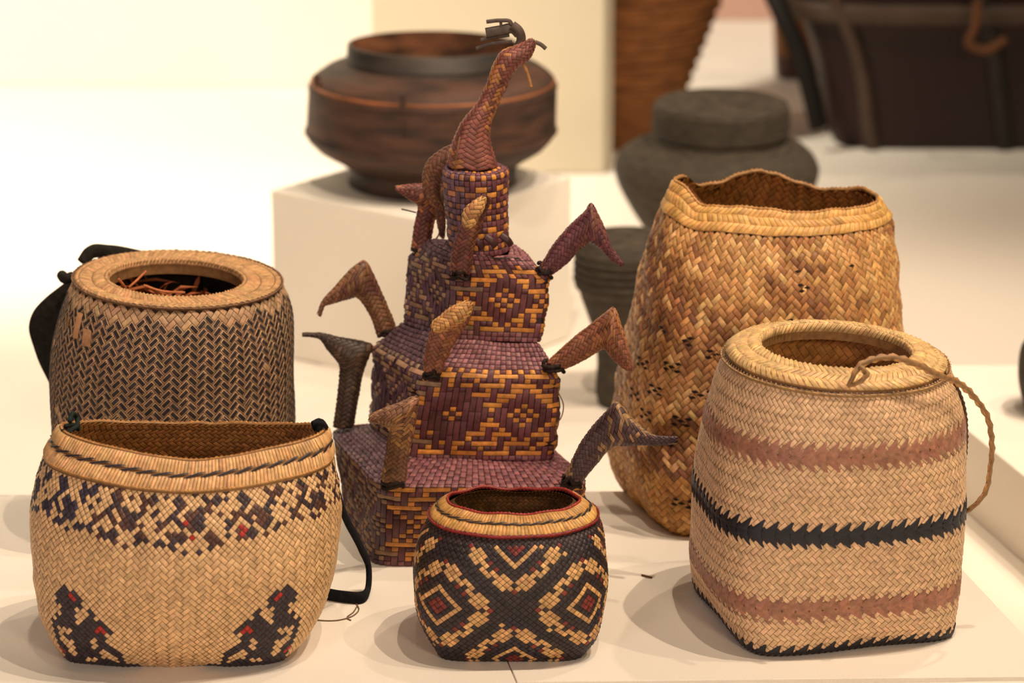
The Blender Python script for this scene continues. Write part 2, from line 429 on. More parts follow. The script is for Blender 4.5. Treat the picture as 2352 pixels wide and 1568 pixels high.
# ---- A: wide belly basket with dark band, front left
YA = G(417, 1460)[1]
def dzA(x, y): return -.011*np.clip(y, 0, 1)**1.2+.003*x*x-.006*np.clip(-y, 0, 1)**1.5*np.exp(-((x-.05)/.5)**2)
specA = [(165, 670, 1461, .058, 5.5), (143, 697, 1440, .068, 4.5), (108, 738, 1390, .080, 3.2), (86, 768, 1300, .090, 2.6), (76, 780, 1200, .092, 2.3), (79, 779, 1130, .086, 2.2), (98, 768, 1060, .072, 2.1), (122, 757, 1015, .060, 2.05), (141, 748, 985, .050, 2)]
rA = [ring(L, R, py, YA, b=b, n=n, dz=(lambda x, y, f=f: f*dzA(x, y)), pyR=py+(7 if py < 1100 else 0)) for (L, R, py, b, n), f in zip(specA, [0, 0, 0, 0, .1, .25, .6, .85, 1])]
tA = base_thing('belly_basket', 'wide rounded tan basket with a dark lattice band and black strap, front left', 'basket', rA)
def lumpA(U, V):
    g = lambda u0, v0, su, sv, a: a*np.exp(-((U-u0)/su)**2-((V-v0)/sv)**2)
    return g(.452, .55, .018, .20, -.0040)+g(.405, .50, .03, .16, -.0030)+g(.50, .5, .05, .2, .002)+g(.37, .66, .03, .1, -.003)+g(.6, .35, .06, .1, -.003)+g(.47, .3, .05, .06, -.002)+.0008*np.sin(U*60+4*np.sin(V*9))*np.sin(V*14+U*20)
SA = Surf(rA, lump=lumpA)
bA = SA.shell('body', M_SPL, tA, T(96, 66, 36), off=-.0005)
vrim = SA.knots[-3]+.35*(SA.knots[-2]-SA.knots[-3])
TAN = T(216, 176, 128); DK = T(58, 44, 50); RED = T(172, 38, 30)
def colA(L):
    u, v, p, q = L['u'], L['v'], L['p'], L['q']; n = L['k']
    c = jitter(TAN, .055, n, .012)
    bandtop = vrim+.01
    # lattice band: crossing diagonal lines, with a stepped lower edge
    P_ = 10
    pm, qm = p % P_, q % P_
    tri = np.abs(((u*L['N']/P_) % 1)-.5)*2
    low = .625+.04*tri+.045*np.clip((np.abs(u-.49)-.04)/.12, 0, 1)-.02*((u*L['N']/P_).astype(int) % 3 == 0)
    inb = (v > low) & (v < bandtop-.02+.015*np.sin(u*50))
    line = (pm < 2) | (qm < 2) | ((pm == 5) & (qm > 2)) | ((qm == 6) & (pm > 3)) | ((pm == 8) & (qm > 5))
    hole = ((pm < 2) & (qm % 4 == 3)) | ((qm < 2) & (pm % 5 == 3)) | ((pm == 5) & (qm % 3 == 1))
    d1 = inb & (line & ~hole)
    d1 |= inb & (rng.random(n) < .07)
    edge = (v > low-.004) & (v <= low+.012)
    d1 |= edge & ((p*2+q) % 5 > 1)
    cc = np.where((((p//3+q//4) % 2) == 0)[:, None], DK, T(84, 54, 46))
    cc = np.where((u < .40)[:, None], T(56, 50, 66), cc)
    c[d1] = jitter(cc, .15)[d1]
    CM = ["......##..", ".....#r##.", ".....####.", "...#..##..", "..###.###.", ".#r#######", "..#####..#", "..#.####.#", ".##.###..#", "##.####.##", "#..####.#r", "#.##..####", "##########", ".#########"]
    for uc, mir in ((.395, -1), (.605, 1), (.105, 1), (.895, -1)):
        x = (u-uc)*L['N']*2*mir; y = v*L['M']*2
        xi = np.floor(x/2.2+5).astype(int); yi = 13-np.floor(y/2.1).astype(int)
        ok = (xi >= 0) & (xi < 10) & (yi >= 0) & (yi < 14)
        ch = np.array([ord(CM[b][a]) if o_ else 46 for a, b, o_ in zip(np.clip(xi, 0, 9), np.clip(yi, 0, 13), ok)])
        m = ch == 35; c[m] = jitter(T(50, 42, 50), .15, n)[m]
        m = (ch == 114); c[m] = jitter(RED, .05, n)[m]
        low2 = (y < 4) & (np.abs(x) < 15); c[low2] = jitter(T(50, 42, 50), .15, n)[low2]
    for (ru, rv) in ((.512, .735), (.520, .665), (.577, .69)):
        r = (np.abs(u-ru)*L['N'] < .45) & (np.abs(v-rv)*L['M'] < .55); c[r] = jitter(RED, .05, n)[r]
    return c
splA = lambda u, v: (v > .60) | ((v < .42) & ((np.abs(u-.385) < .09) | (np.abs(u-.615) < .09) | (np.abs(u-.115) < .09) | (np.abs(u-.885) < .09)))
visA = lambda x, y: (y > 1110)
weave(SA, bA, .0038, colA, v0=0, v1=vrim, h=.0007, pick=300, vis=visA, split=splA)
# rim of two stitched rows, a black zigzag between them and a twisted edge
rim = SA.shell('rim', M_SPL, tA, T(150, 105, 58), off=.0010)
keepK = int(vrim*(SA.K-1))
bpy.data.objects.remove(rim)
SAr = Surf([SA.G[k]+SA.N[k]*.0012 for k in range(keepK, SA.K, 3)]+[SA.G[-1]+SA.N[-1]*.0012])
rim = SAr.shell('rim', M_SPL, tA, T(120, 84, 48))
band_tiles(SAr, rim, .05, .48, 200, T(216, 170, 118), h=.0015, slant=.3, fill=.86)
band_tiles(SAr, rim, .56, .96, 200, T(210, 164, 112), h=.0015, slant=-.3, fill=.86)
band_tiles(SAr, rim, .44, .60, 44, T(38, 36, 44), h=.0011, slant=1.0, base=.0008, fill=.42, name='black_lacing')
def ringpath(S, v, off=0., n=64): 
    u = np.arange(n)/n; return S.pt(u, np.full(n, v), off)
rope('rim_cord', ringpath(SA, vrim, .001), .0014, rim, (196, 146, 84), (170, 120, 64), True, n=300)
rope('rim_edge', ringpath(SA, 1.0, -.0005), .0017, rim, (200, 146, 84), (150, 100, 52), True, n=300)
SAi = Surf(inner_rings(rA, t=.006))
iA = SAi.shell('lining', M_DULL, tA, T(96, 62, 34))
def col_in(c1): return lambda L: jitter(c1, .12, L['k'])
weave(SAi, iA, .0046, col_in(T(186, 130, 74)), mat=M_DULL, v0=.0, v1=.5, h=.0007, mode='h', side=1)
# strap tied to the right rim tip, running down to the table
zY = YA
pts = [P(722, 981, YA-.004), P(738, 974, YA+.002), P(748, 985, YA+.006), P(758, 1030, YA+.012), P(769, 1100, YA+.03), P(790, 1180, YA+.055), P(828, 1256, YA+.08), P(847, 1306, YA+.09), P(845, 1352, G(846, 1368)[1]), G(828, 1372, .005), G(790, 1370, .005), G(742, 1362, .005), G(690, 1352, .005)]
tube('strap', pts, .0050, mat_plain('black_cloth', (22, 22, 26), .85, .15, 300, .3, .4), tA, None, n=120, m=10, flat=.45)
tube('strap_tie', [P(722, 980, YA-.004), P(735, 972, YA-.008), P(748, 978, YA-.004), P(742, 990, YA+.002), P(728, 988, YA)], .0016, mat_plain('black_thread', (24, 24, 30), .85, .15, 300, .3), tA, None, closed=True, n=60)
kn = mat_plain('green_black_thread', (32, 40, 36), .85, .15, 300, .3)
tube('left_knot', [P(160, 968, YA-.008), P(166, 950, YA-.002), P(176, 958, YA+.004), P(178, 975, YA-.002), P(160, 990, YA-.012), P(148, 1002, YA-.014), P(146, 985, YA-.012)], .0019, kn, tA, None, n=80)
tube('left_knot', [P(150, 978, YA-.010), P(170, 975, YA-.004), P(180, 985, YA+.004), P(176, 960, YA+.008)], .0016, kn, tA, None, n=60)
thr = mat_plain('grey_thread', (120, 100, 80), .9, .1, 300, .3)
for q in ([(818, 1385), (824, 1400), (806, 1416), (775, 1424), (735, 1424), (700, 1418)], [(822, 1388), (812, 1405), (798, 1420), (806, 1424)]):
    tube('loose_thread', [G(x, y, .0006) for x, y in q], .0005, thr, tA, None, n=60, m=6)

# ---- B: small dark patterned basket with red edged rim
YB = G(1172, 1460)[1]
def dzB(x, y): return -.0030*np.clip(y, 0, 1)**2*np.exp(-((x-.1)/.4)**2)-.0015*np.clip(-y, 0, 1)
specB = [(1008, 1338, 1461, .050, 7), (978, 1370, 1420, .060, 4.5), (956, 1387, 1370, .065, 3.4), (951, 1393, 1310, .066, 2.9), (958, 1389, 1250, .061, 2.6), (974, 1380, 1205, .053, 2.3), (990, 1368, 1182, .047, 2.1), (1012, 1347, 1160, .036, 2.05), (1030, 1330, 1148, .029, 2)]
rB = [ring(L, R, py, YB, b=b, n=n, dz=(lambda x, y, f=f: f*dzB(x, y))) for (L, R, py, b, n), f in zip(specB, [0, 0, 0, 0, 0, .2, .4, .8, 1])]
tB = base_thing('small_basket', 'small dark basket with tan stepped figures and a red edged rim, front centre', 'basket', rB)
SB = Surf(rB, lump=lambda U, V: .0008*np.sin(U*50)*np.sin(V*11))
bB = SB.shell('body', M_SPL, tB, T(40, 30, 28), off=-.0005)
vB = SB.knots[6]
QM = np.ones((11, 11), int)
for a in range(11):
    for b in range(11):
        m = max(a, b)
        if m <= 1: QM[a, b] = 0
        elif m == 3: QM[a, b] = 2
for a, b, k in [(1, 6, 0)]+[(a, b, 2) for b in (7, 8) for a in range(2, 7)]+[(5, 6, 2), (4, 6, 2), (3, 6, 2), (5, 5, 1), (7, 7, 0), (1, 7, 2), (1, 8, 2), (8, 8, 1), (0, 8, 2), (6, 8, 1), (2, 8, 1)]:
    QM[a, b] = k; QM[b, a] = k
QM[10, :] = 3; QM[:, 10] = 3
ii = np.arange(20); ii = np.minimum(ii, 20-ii); MA = QM[ii][:, ii]
def colB(L):
    n = L['k']; u = L['u']; v = L['v']
    pu = (L['p']-int(L['N']*.5)-int(.44*L['M'])+10) % 20; qu = (L['q']-int(L['N']*.5)+int(.44*L['M'])+10) % 20
    m = MA[pu, qu]; lone = (rng.random(n) < .02) & (m == 1); m = np.where(lone, 2, m)
    pal = np.stack([T(118, 46, 40), T(50, 40, 40), T(204, 158, 104), T(42, 34, 36)])
    c = jitter(pal[m], .12)
    blu = (m == 1) & (np.sin(u*40)+np.sin(v*9) > .6)
    c[blu] *= np.array([.85, .9, 1.3])
    top = v > vB-.05; c[top] = jitter(T(56, 44, 44), .15, n)[top]
    return c
weave(SB, bB, .0033, colB, v0=0, v1=vB+.01, h=.0005, mode='plain', pick=300, N=80)
SBr = Surf([SB.pt(np.arange(MU)/MU, np.full(MU, v), .0014) for v in np.linspace(vB-.005, 1, 8)])
rimB = SBr.shell('rim', M_SPL, tB, T(120, 84, 48))
band_tiles(SBr, rimB, .05, .48, 120, T(206, 156, 88), h=.0012)
band_tiles(SBr, rimB, .54, .95, 120, T(196, 146, 82), h=.0012)
band_tiles(SBr, rimB, .44, .58, 34, T(32, 36, 46), h=.0010, slant=1.1, base=.0008, fill=.5, name='blue_lacing')
rope('lower_red_cord', ringpath(SBr, .0, .0006), .0014, rimB, (165, 46, 42), (80, 36, 50), True, n=300, pitch=3)
rope('upper_red_edge', ringpath(SBr, 1.0, -.0005), .0013, rimB, (170, 52, 42), (150, 46, 38), True, n=300)
SBi = Surf(inner_rings(rB, t=.0045))
iB = SBi.shell('lining', M_DULL, tB, T(90, 62, 36))
weave(SBi, iB, .0036, col_in(T(120, 84, 50)), mat=M_DULL, v0=0, v1=.5, h=.0005, mode='h')

# ---- C: pale tall basket with black zigzag, front right
YC = G(1885, 1400)[1]
specC = [(1606, 2168, 1400, 8), (1596, 2180, 1350, 5), (1591, 2192, 1250, 3.8), (1599, 2205, 1110, 3.0), (1616, 2207, 1000, 2.6), (1634, 2200, 910, 2.3), (1652, 2188, 850, 2.1), (1668, 2172, 815, 2)]
rC = [ring(L, R, py, YC, ratio=1 if k < 5 else 1.0, n=n, rot=14*(1-k/8), pyR=py+(22 if k == 7 else (12 if k == 6 else 0))) for k, (L, R, py, n) in enumerate(specC)]
tC = base_thing('tall_pale_basket', 'tall pale tan basket with a black zigzag band and cord loop, front right', 'basket', rC)
SC_ = Surf(rC, lump=lambda U, V: .0010*np.sin(U*35+2)*np.sin(V*10+U*9)-.002*np.exp(-((U-.40)/.03)**2-((V-.22)/.05)**2))
bC = SC_.shell('body', M_SPL, tC, T(120, 86, 56), off=-.0004)
def colC(L):
    n = L['k']; v = L['v']; u = L['u']
    c = jitter(T(218, 180, 140), .04, n, .015)
    def band(v0, w, colr):
        tooth = w*(.75+.25*np.where(L['d'] == 0, 1, -1))
        m = np.abs(v-v0) < tooth; c[m] = jitter(colr, .08, n)[m]
    RB = T(160, 114, 92)
    for vv, w, cc in ((.765, .026, RB), (.475, .020, T(34, 34, 42)), (.19, .022, RB)):
        band(vv, w, cc)
    m = v < .026; c[m] = jitter(T(34, 33, 38), .08, n)[m]
    return c
LC = weave(SC_, bC, .0037, colC, v0=0, v1=.985, h=.0006, mode='h', pick=300)
# zigzag teeth along the bands
def teeth(S, parent, vc, w, n, col, name, h=.0011, both=True):
    k = np.arange(n)
    for sgn in ((1, -1) if both else (1,)):
        O = np.stack([k/n, np.full(n, vc)], 1); A = np.tile([.75/n, sgn*w], (n, 1)); B = np.tile([.98/n, 0], (n, 1))
        a = LA[:, None].repeat(3, 1); b = BA[None].repeat(4, 0); shrink = 1-.85*a
        uu = O[:, 0][:, None]+A[:, 0:1]*a.ravel()+B[:, 0:1]*((b-.5)*shrink+.5).ravel(); vv = O[:, 1][:, None]+A[:, 1:2]*a.ravel()
        hh = (np.array([.7, 1, .8, 0])[:, None]*BH[None]).ravel()*h
        TV = S.pt(uu, vv, np.repeat(hh[None], n, 0)+.0004)
        F = TF[:, ::-1] if sgn > 0 else TF
        FF = (F[None]+np.arange(n)[:, None, None]*12).reshape(-1, 4)
        link(name, TV.reshape(-1, 3), FF, M_SPL, parent, np.repeat(jitter(col, .08, n), 12, 0), kind='stuff')
teeth(SC_, bC, .475, .050, 62, T(34, 34, 42), 'black_zigzag')
teeth(SC_, bC, .775, .042, 70, T(158, 110, 88), 'brown_zigzag', h=.0008)
teeth(SC_, bC, .75, .042, 70, T(158, 110, 88), 'brown_zigzag', h=.0008)
teeth(SC_, bC, .20, .042, 66, T(158, 110, 88), 'brown_zigzag', h=.0008)
teeth(SC_, bC, .18, .042, 66, T(158, 110, 88), 'brown_zigzag', h=.0008)
teeth(SC_, bC, .012, .040, 60, T(34, 33, 38), 'black_foot_zigzag', both=False)
# flat braided rim
top = rC[-1]
def rimrings(outer, Yc, inner_spec, lift):
    L, R, py, pyR = inner_spec
    inn = ring(L, R, py, Yc, ratio=1, pyR=pyR)
    mid = (outer+inn)/2; mid[:, 2] += lift*1.0
    o2 = outer.copy(); o2[:, 2] += lift*.35
    i2 = inn.copy(); i2[:, 2] += lift*.5
    dn = scaled(inn, 1.0, -.010)
    return [outer, o2, mid, i2, inn, dn]
RC = rimrings(top, YC, (1744, 2096, 797, 814), .004)
SCr = Surf(RC, K=60)
rimC = SCr.shell('rim', M_SPL, tC, T(150, 110, 66), off=.0)
for k_, (a_, b_) in enumerate(((.04, .26), (.26, .46), (.46, .66), (.66, .84))):
    band_tiles(SCr, rimC, a_, b_, 96, T(222, 182, 124), h=.0016, slant=1.3 if k_ % 2 else -1.3, fill=.9)
rope('rim_cord', ringpath(SC_, .985, .0012), .0017, rimC, (200, 158, 104), (104, 74, 54), True, n=300, pitch=3.5)
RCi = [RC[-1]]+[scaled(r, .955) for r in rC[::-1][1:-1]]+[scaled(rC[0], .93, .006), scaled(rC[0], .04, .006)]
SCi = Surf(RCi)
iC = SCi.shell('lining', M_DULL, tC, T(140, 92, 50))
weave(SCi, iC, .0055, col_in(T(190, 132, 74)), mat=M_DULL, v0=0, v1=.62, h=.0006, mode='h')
# cord loop
def rimC_pt(x, y, dy): return P(x, y, YC+dy)
cordC = [P(1948, 890, YC-.098), P(1960, 868, YC-.099), P(1972, 845, YC-.094), P(2000, 830, YC-.088), P(2050, 824, YC-.082), P(2100, 838, YC-.078), P(2150, 862, YC-.07), P(2200, 882, YC-.055), P(2240, 918, YC-.045), P(2268, 962, YC-.04), P(2278, 1020, YC-.04), P(2274, 1080, YC-.04), P(2262, 1135, YC-.04), P(2236, 1166, YC-.04), P(2204, 1186, YC-.035)]
rope('cord_loop', cordC, .0022, tC, (196, 150, 98), (168, 122, 76), n=260, pitch=4)
rope('bow_end', [P(1948, 890, YC-.098), P(1975, 880, YC-.104), P(1992, 862, YC-.104), P(1975, 845, YC-.098)], .0018, tC, (196, 150, 98), (168, 122, 76), n=60, pitch=4)
S_sidecord = [SC_.pt(np.array([.69+.028*a]), np.array([1.0-.52*a]), .0012)[0] for a in np.linspace(0, 1, 9)]
rope('side_cord', S_sidecord, .0012, tC, (120, 88, 62), (96, 68, 48), n=160, pitch=4)

tC.location.z += .0012
# ---- D: checkered basket, left
YD = G(400, 1190)[1]
specD = [(172, 636, 1190, 4), (146, 660, 1140, 3.2), (128, 672, 1000, 2.5), (121, 673, 860, 2.2), (127, 673, 770, 2.1), (140, 668, 710, 2.0), (157, 656, 665, 2.0), (172, 645, 634, 2)]
rD = [ring(L, R, py, YD, ratio=1, n=n, pyR=py+(22 if k == 7 else (18 if k == 6 else (10 if k == 5 else 0)))) for k, (L, R, py, n) in enumerate(specD)]
tD = base_thing('checkered_basket', 'barrel basket of dark oblongs in tan grid, behind the wide one', 'basket', rD)
SD = Surf(rD, lump=lambda U, V: .0008*np.sin(U*30)*np.sin(V*12))
bD = SD.shell('body', M_DULL, tD, T(60, 42, 30), off=-.0006)
LD, TVD = weave(SD, bD, .0050, lambda L: jitter(T(172, 138, 106), .08, L['k']), mat=M_DULL, h=.0007, mode='t', pick=300, vis=lambda x, y: (y < 955) & (y > 600), inset=(.10, .17), v1=1.0)
kd = (LD['v'] < .945+.015*np.sin(LD['u']*70)) & (rng.random(LD['k']) > .012)
FFd = (TF[None]+np.arange(kd.sum())[:, None, None]*12).reshape(-1, 4)
link('dark_inlay', TVD[kd].reshape(-1, 3), FFd, M_DULL, bD, np.repeat(jitter(T(46, 40, 42), .2, int(kd.sum())), 12, 0), kind='stuff')
RD = rimrings(rD[-1], YD, (250, 557, 636, 652), .0012)
SDr = Surf(RD, K=60)
rimD = SDr.shell('rim', M_DULL, tD, T(120, 88, 54))
for k_, (a_, b_) in enumerate(((.03, .16), (.18, .38), (.40, .60), (.62, .80))):
    band_tiles(SDr, rimD, a_, b_, 110, T(178, 138, 96), h=.0012, slant=1.2 if k_ % 2 else -1.2, mat=M_DULL)
rope('rim_cord', ringpath(SDr, .03, .001), .0016, rimD, (140, 104, 74), (78, 56, 46), True, n=300, pitch=3.5, mat=M_DULL)
RDi = [RD[-1]]+[scaled(r, .95) for r in rD[::-1][1:-1]]+[scaled(rD[0], .93, .006), scaled(rD[0], .04, .006)]
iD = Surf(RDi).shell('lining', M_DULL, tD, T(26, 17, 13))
# loose dry husk fibre inside: many shreds on a fibre bed
c = RD[-1].mean(0); zf = c[2]-.036
vs, fs = [], []
for k in range(420):
    a = rng.uniform(0, 2*np.pi); r0 = .075*math.sqrt(rng.random()); x, y = c[0]-.004+r0*math.cos(a), c[1]+r0*math.sin(a)
    L_ = rng.uniform(.012, .045); th = rng.uniform(0, 2*np.pi); tl = rng.normal(0, .25); w = rng.uniform(.0006, .002)
    d = np.array([math.cos(th)*math.cos(tl), math.sin(th)*math.cos(tl), math.sin(tl)]); s = np.array([-math.sin(th), math.cos(th), .3])*w
    p0 = np.array([x, y, zf+rng.uniform(-.008, .012)+.022*np.clip(.3-(x-c[0])/.09, 0, 1)]); b_ = len(vs)
    mid = p0+d*L_*.5+np.array([0, 0, rng.uniform(0, .006)])
    p1 = p0+d*L_
    for q in (p0, mid, p1):
        if math.hypot(q[0]-c[0], q[1]-c[1]) > .085:
            f = .085/math.hypot(q[0]-c[0], q[1]-c[1]); q[0] = c[0]+(q[0]-c[0])*f; q[1] = c[1]+(q[1]-c[1])*f
    up = np.array([0, 0, w*.6])
    vs += [p0-s, p0+s, mid-s+up, mid+s+up, p1, mid-up]
    fs += [[b_, b_+1, b_+3, b_+2], [b_+2, b_+3, b_+4], [b_, b_+2, b_+5], [b_+1, b_+5, b_+3], [b_+2, b_+4, b_+5], [b_+3, b_+5, b_+4]]
cf = np.repeat(jitter(T(170, 96, 56), .35, 420), 6, 0)
fib = link('husk_fibre', np.array(vs), fs, M_DULL, tD, cf, smooth=False, kind='stuff')
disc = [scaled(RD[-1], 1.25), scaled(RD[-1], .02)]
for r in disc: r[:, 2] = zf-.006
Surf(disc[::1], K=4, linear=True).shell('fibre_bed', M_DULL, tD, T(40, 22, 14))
for q in ([(296, 660), (318, 640), (336, 622)], [(272, 640), (284, 655), (292, 668)], [(330, 655), (370, 668), (425, 672)]):
    tube('long_fibre', [P(x, y, YD-.035+.004*i) for i, (x, y) in enumerate(q)], .0010, M_DULL, tD, T(180, 108, 66), n=20, m=6, flat=.5)
# small patched tears on the checkered body
def patch(S, u, v, du, dv, col, parent, name='raised_splint'):
    TV = tile_verts(S, np.array([[u, v]]), np.array([[du*.3, -dv]]), np.array([[du, du*.2]]), .0014, 1, base=.0008)[:, :, :]
    link(name, TV.reshape(-1, 3), TF, M_DULL, parent, col)
patch(SD, .352, .93, .013, .09, T(170, 124, 88), bD); patch(SD, .375, .885, .016, .06, T(160, 118, 84), bD); patch(SD, .327, .90, .009, .04, T(120, 88, 60), bD)
# black strap on the back of the checkered basket
mb = mat_plain('black_woven_strap', (34, 31, 27), .9, .1, 260, .25, .4)
tube('carrying_strap', [P(330, 592, YD+.10), P(250, 578, YD+.09), P(205, 582, YD+.075), P(190, 604, YD+.07)], .006, mb, tD, None, n=60, m=12, flat=.7)
tube('strap_knot', [P(142, 632, YD+.04), P(152, 640, YD+.03), P(165, 636, YD+.035), P(168, 650, YD+.04)], .0045, mb, tD, None, n=40, m=10)
# broad pad of the strap standing out at the back left
padL = [(150, 648, 168, 650), (104, 684, 190, 680), (76, 716, 200, 720), (66, 750, 200, 760), (78, 800, 200, 810), (92, 838, 200, 850), (108, 870, 190, 880), (122, 900, 180, 910)]
def pair_rings(pairs, Ys, thick=.7, cnt=48, minth=.0):
    out = []
    for (x0, y0, x1, y1), Y in zip(pairs, Ys):
        a, b = P(x0, y0, Y), P(x1, y1, Y); c = (a+b)/2; e = (a-b)/2; r = np.linalg.norm(e)
        dep = np.array([0, 1.0, 0]); t = max(r*thick, minth)
        th = np.arange(cnt)/cnt*2*np.pi+np.pi/2
        out.append(c[None]-np.cos(th)[:, None]*e[None]+np.sin(th)[:, None]*dep[None]*t)
    return out
Sp = Surf(pair_rings(padL, [YD+.05]*8, .25), K=50)
Sp.shell('strap_pad', mb, tD, None, step=1, cap=True)

# ---- F: tall brown mottled basket, right, behind C
YF = G(1735, 1140)[1]
def dzF(x, y): return .014*np.exp(-((x+.97)/.12)**2)+.009*np.exp(-((x+.15)/.35)**2)*(y > 0)-.004*np.exp(-((x-.45)/.25)**2)*(y > 0)+.003*np.exp(-((x+.35)/.3)**2)*(y < 0)
specF = [(1436, 2022, 1140, 6, .80), (1412, 2044, 1100, 4.5, .82), (1400, 2060, 1025, 3.5, .84), (1418, 2068, 900, 3, .84), (1458, 2064, 700, 2.6, .84), (1480, 2060, 600, 2.4, .8), (1500, 2052, 540, 2.2, .75), (1524, 2040, 488, 2.1, .68), (1556, 2018, 450, 2.0, .60)]
rF = [ring(L, R, py, YF, ratio=rt, n=n, rot=(16 if k < 3 else 12-k), pyR=py+(8 if k > 6 else 0), dz=(lambda x, y, f=[0, 0, 0, 0, 0, 0, .1, .5, 1][k]: f*dzF(x, y))) for k, (L, R, py, n, rt) in enumerate(specF)]
tF = base_thing('mottled_basket', 'tall brown mottled basket with a wavy pale rim, behind the pale zigzag one', 'basket', rF)
SF = Surf(rF, lump=lambda U, V: .0016*np.sin(U*45+3*np.sin(V*8))*np.sin(V*17+U*12)+.0009*np.sin(U*110)*np.sin(V*40)-.003*np.exp(-((U-.52)/.02)**2-((V-.88)/.02)**2))
bF = SF.shell('body', M_SPL, tF, T(70, 44, 24), off=-.0008)
def colF(L):
    n = L['k']; u, v = L['u'], L['v']
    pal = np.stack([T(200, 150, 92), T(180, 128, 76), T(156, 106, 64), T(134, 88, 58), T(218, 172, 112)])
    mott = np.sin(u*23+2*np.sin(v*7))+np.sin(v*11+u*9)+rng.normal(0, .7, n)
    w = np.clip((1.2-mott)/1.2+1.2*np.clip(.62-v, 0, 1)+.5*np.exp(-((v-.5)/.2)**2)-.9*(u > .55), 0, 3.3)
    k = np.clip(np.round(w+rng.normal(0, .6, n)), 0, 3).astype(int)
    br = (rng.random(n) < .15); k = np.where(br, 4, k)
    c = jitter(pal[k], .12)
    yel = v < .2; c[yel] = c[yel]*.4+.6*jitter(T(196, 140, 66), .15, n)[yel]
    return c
vF = SF.knots[-3]+.88*(SF.knots[-2]-SF.knots[-3])
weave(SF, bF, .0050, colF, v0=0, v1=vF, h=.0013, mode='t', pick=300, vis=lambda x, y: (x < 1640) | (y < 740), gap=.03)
# dark open eyelets grouped in flower shapes on the lower body
vs_, cs_ = [], []
for (fu, fv) in [(.33, .62), (.37, .60), (.41, .57), (.36, .52), (.43, .53), (.31, .50), (.34, .44), (.40, .45), (.45, .42), (.38, .37), (.43, .33), (.36, .30), (.33, .36), (.47, .50), (.46, .60), (.40, .22), (.37, .12), (.42, .12), (.49, .66), (.52, .76), (.58, .80), (.50, .82), (.47, .35), (.30, .40)]:
    for dx, dy in ((0, 0), (.008, .01), (-.008, .01), (.008, -.01), (-.008, -.01)):
        if fv > .58 and (dx or rng.random() < .3) and rng.random() < .6: continue
        a = fu+dx*rng.uniform(.7, 1.2); b = fv+dy*rng.uniform(.7, 1.2)
        vs_.append(tile_verts(SF, np.array([[a, b]]), np.array([[.0055, .0045]]), np.array([[-.004, .006]]), .0004, 1, base=.0012)[0])
vs_ = np.array(vs_); 
FFe = (TF[:, ::-1][None]+np.arange(len(vs_))[:, None, None]*12).reshape(-1, 4)
link('dark_crossing', vs_.reshape(-1, 3), FFe, M_DULL, bF, T(38, 27, 22), kind='stuff')
SFr = Surf([SF.pt(np.arange(MU)/MU, np.full(MU, v), .0016) for v in np.linspace(vF, 1, 8)])
rimF = SFr.shell('rim', M_SPL, tF, T(140, 96, 50))
for a_, b_, sl in ((.02, .36, 1.0), (.36, .68, -1.0), (.68, .98, 1.0)):
    band_tiles(SFr, rimF, a_, b_, 110, T(212, 162, 92), h=.0012, slant=sl)
rope('rim_edge', ringpath(SFr, 1.0, -.001), .0018, rimF, (206, 152, 88), (160, 110, 58), True, n=300)
SFi = Surf(inner_rings(rF, t=.0045))
iF = SFi.shell('lining', M_DULL, tF, T(110, 66, 32))
weave(SFi, iF, .0062, col_in(T(172, 112, 56)), mat=M_DULL, v0=0, v1=.5, h=.0008, mode='t')

# ---- E: tiered purple and orange basket with folded beaked spouts
F0, R0, B0 = G(872, 1298), G(1332, 1292), G(806, 1200)
tE = thing('tiered_basket', 'tall purple and orange three-tiered basket with beaked woven spouts, in the middle', 'basket', ((F0+R0)/2+np.array([0, .05, 0]))*np.array([1, 1, 0]))
pF1 = P(880, 1112, F0[1]-.004); z1 = pF1[2]
F1, R1, B1 = pF1, G(1342, 1112, z1), G(766, 986, z1)
z1b = z1+.004
F2, R2, B2 = G(940, 1052, z1b), G(1268, 1054, z1b), G(852, 975, z1b)
F3 = P(970, 862, F2[1]); z3 = F3[2]; R3, B3 = G(1287, 868, z3), G(857, 796, z3)
F4 = P(1034, 778, F2[1]+.022); z4 = F4[2]; R4, B4 = G(1240, 786, z4), G(926, 742, z4)
F5 = P(1040, 634, F4[1]); z5 = F5[2]; R5, B5 = G(1264, 640, z5), G(936, 590, z5)
n6 = (R5+B5)/2
YN = n6[1]-.004
zsh = z5
PUR, ORA, LED, TANG = T(98, 54, 58), T(210, 140, 66), T(142, 92, 94), T(150, 118, 92)
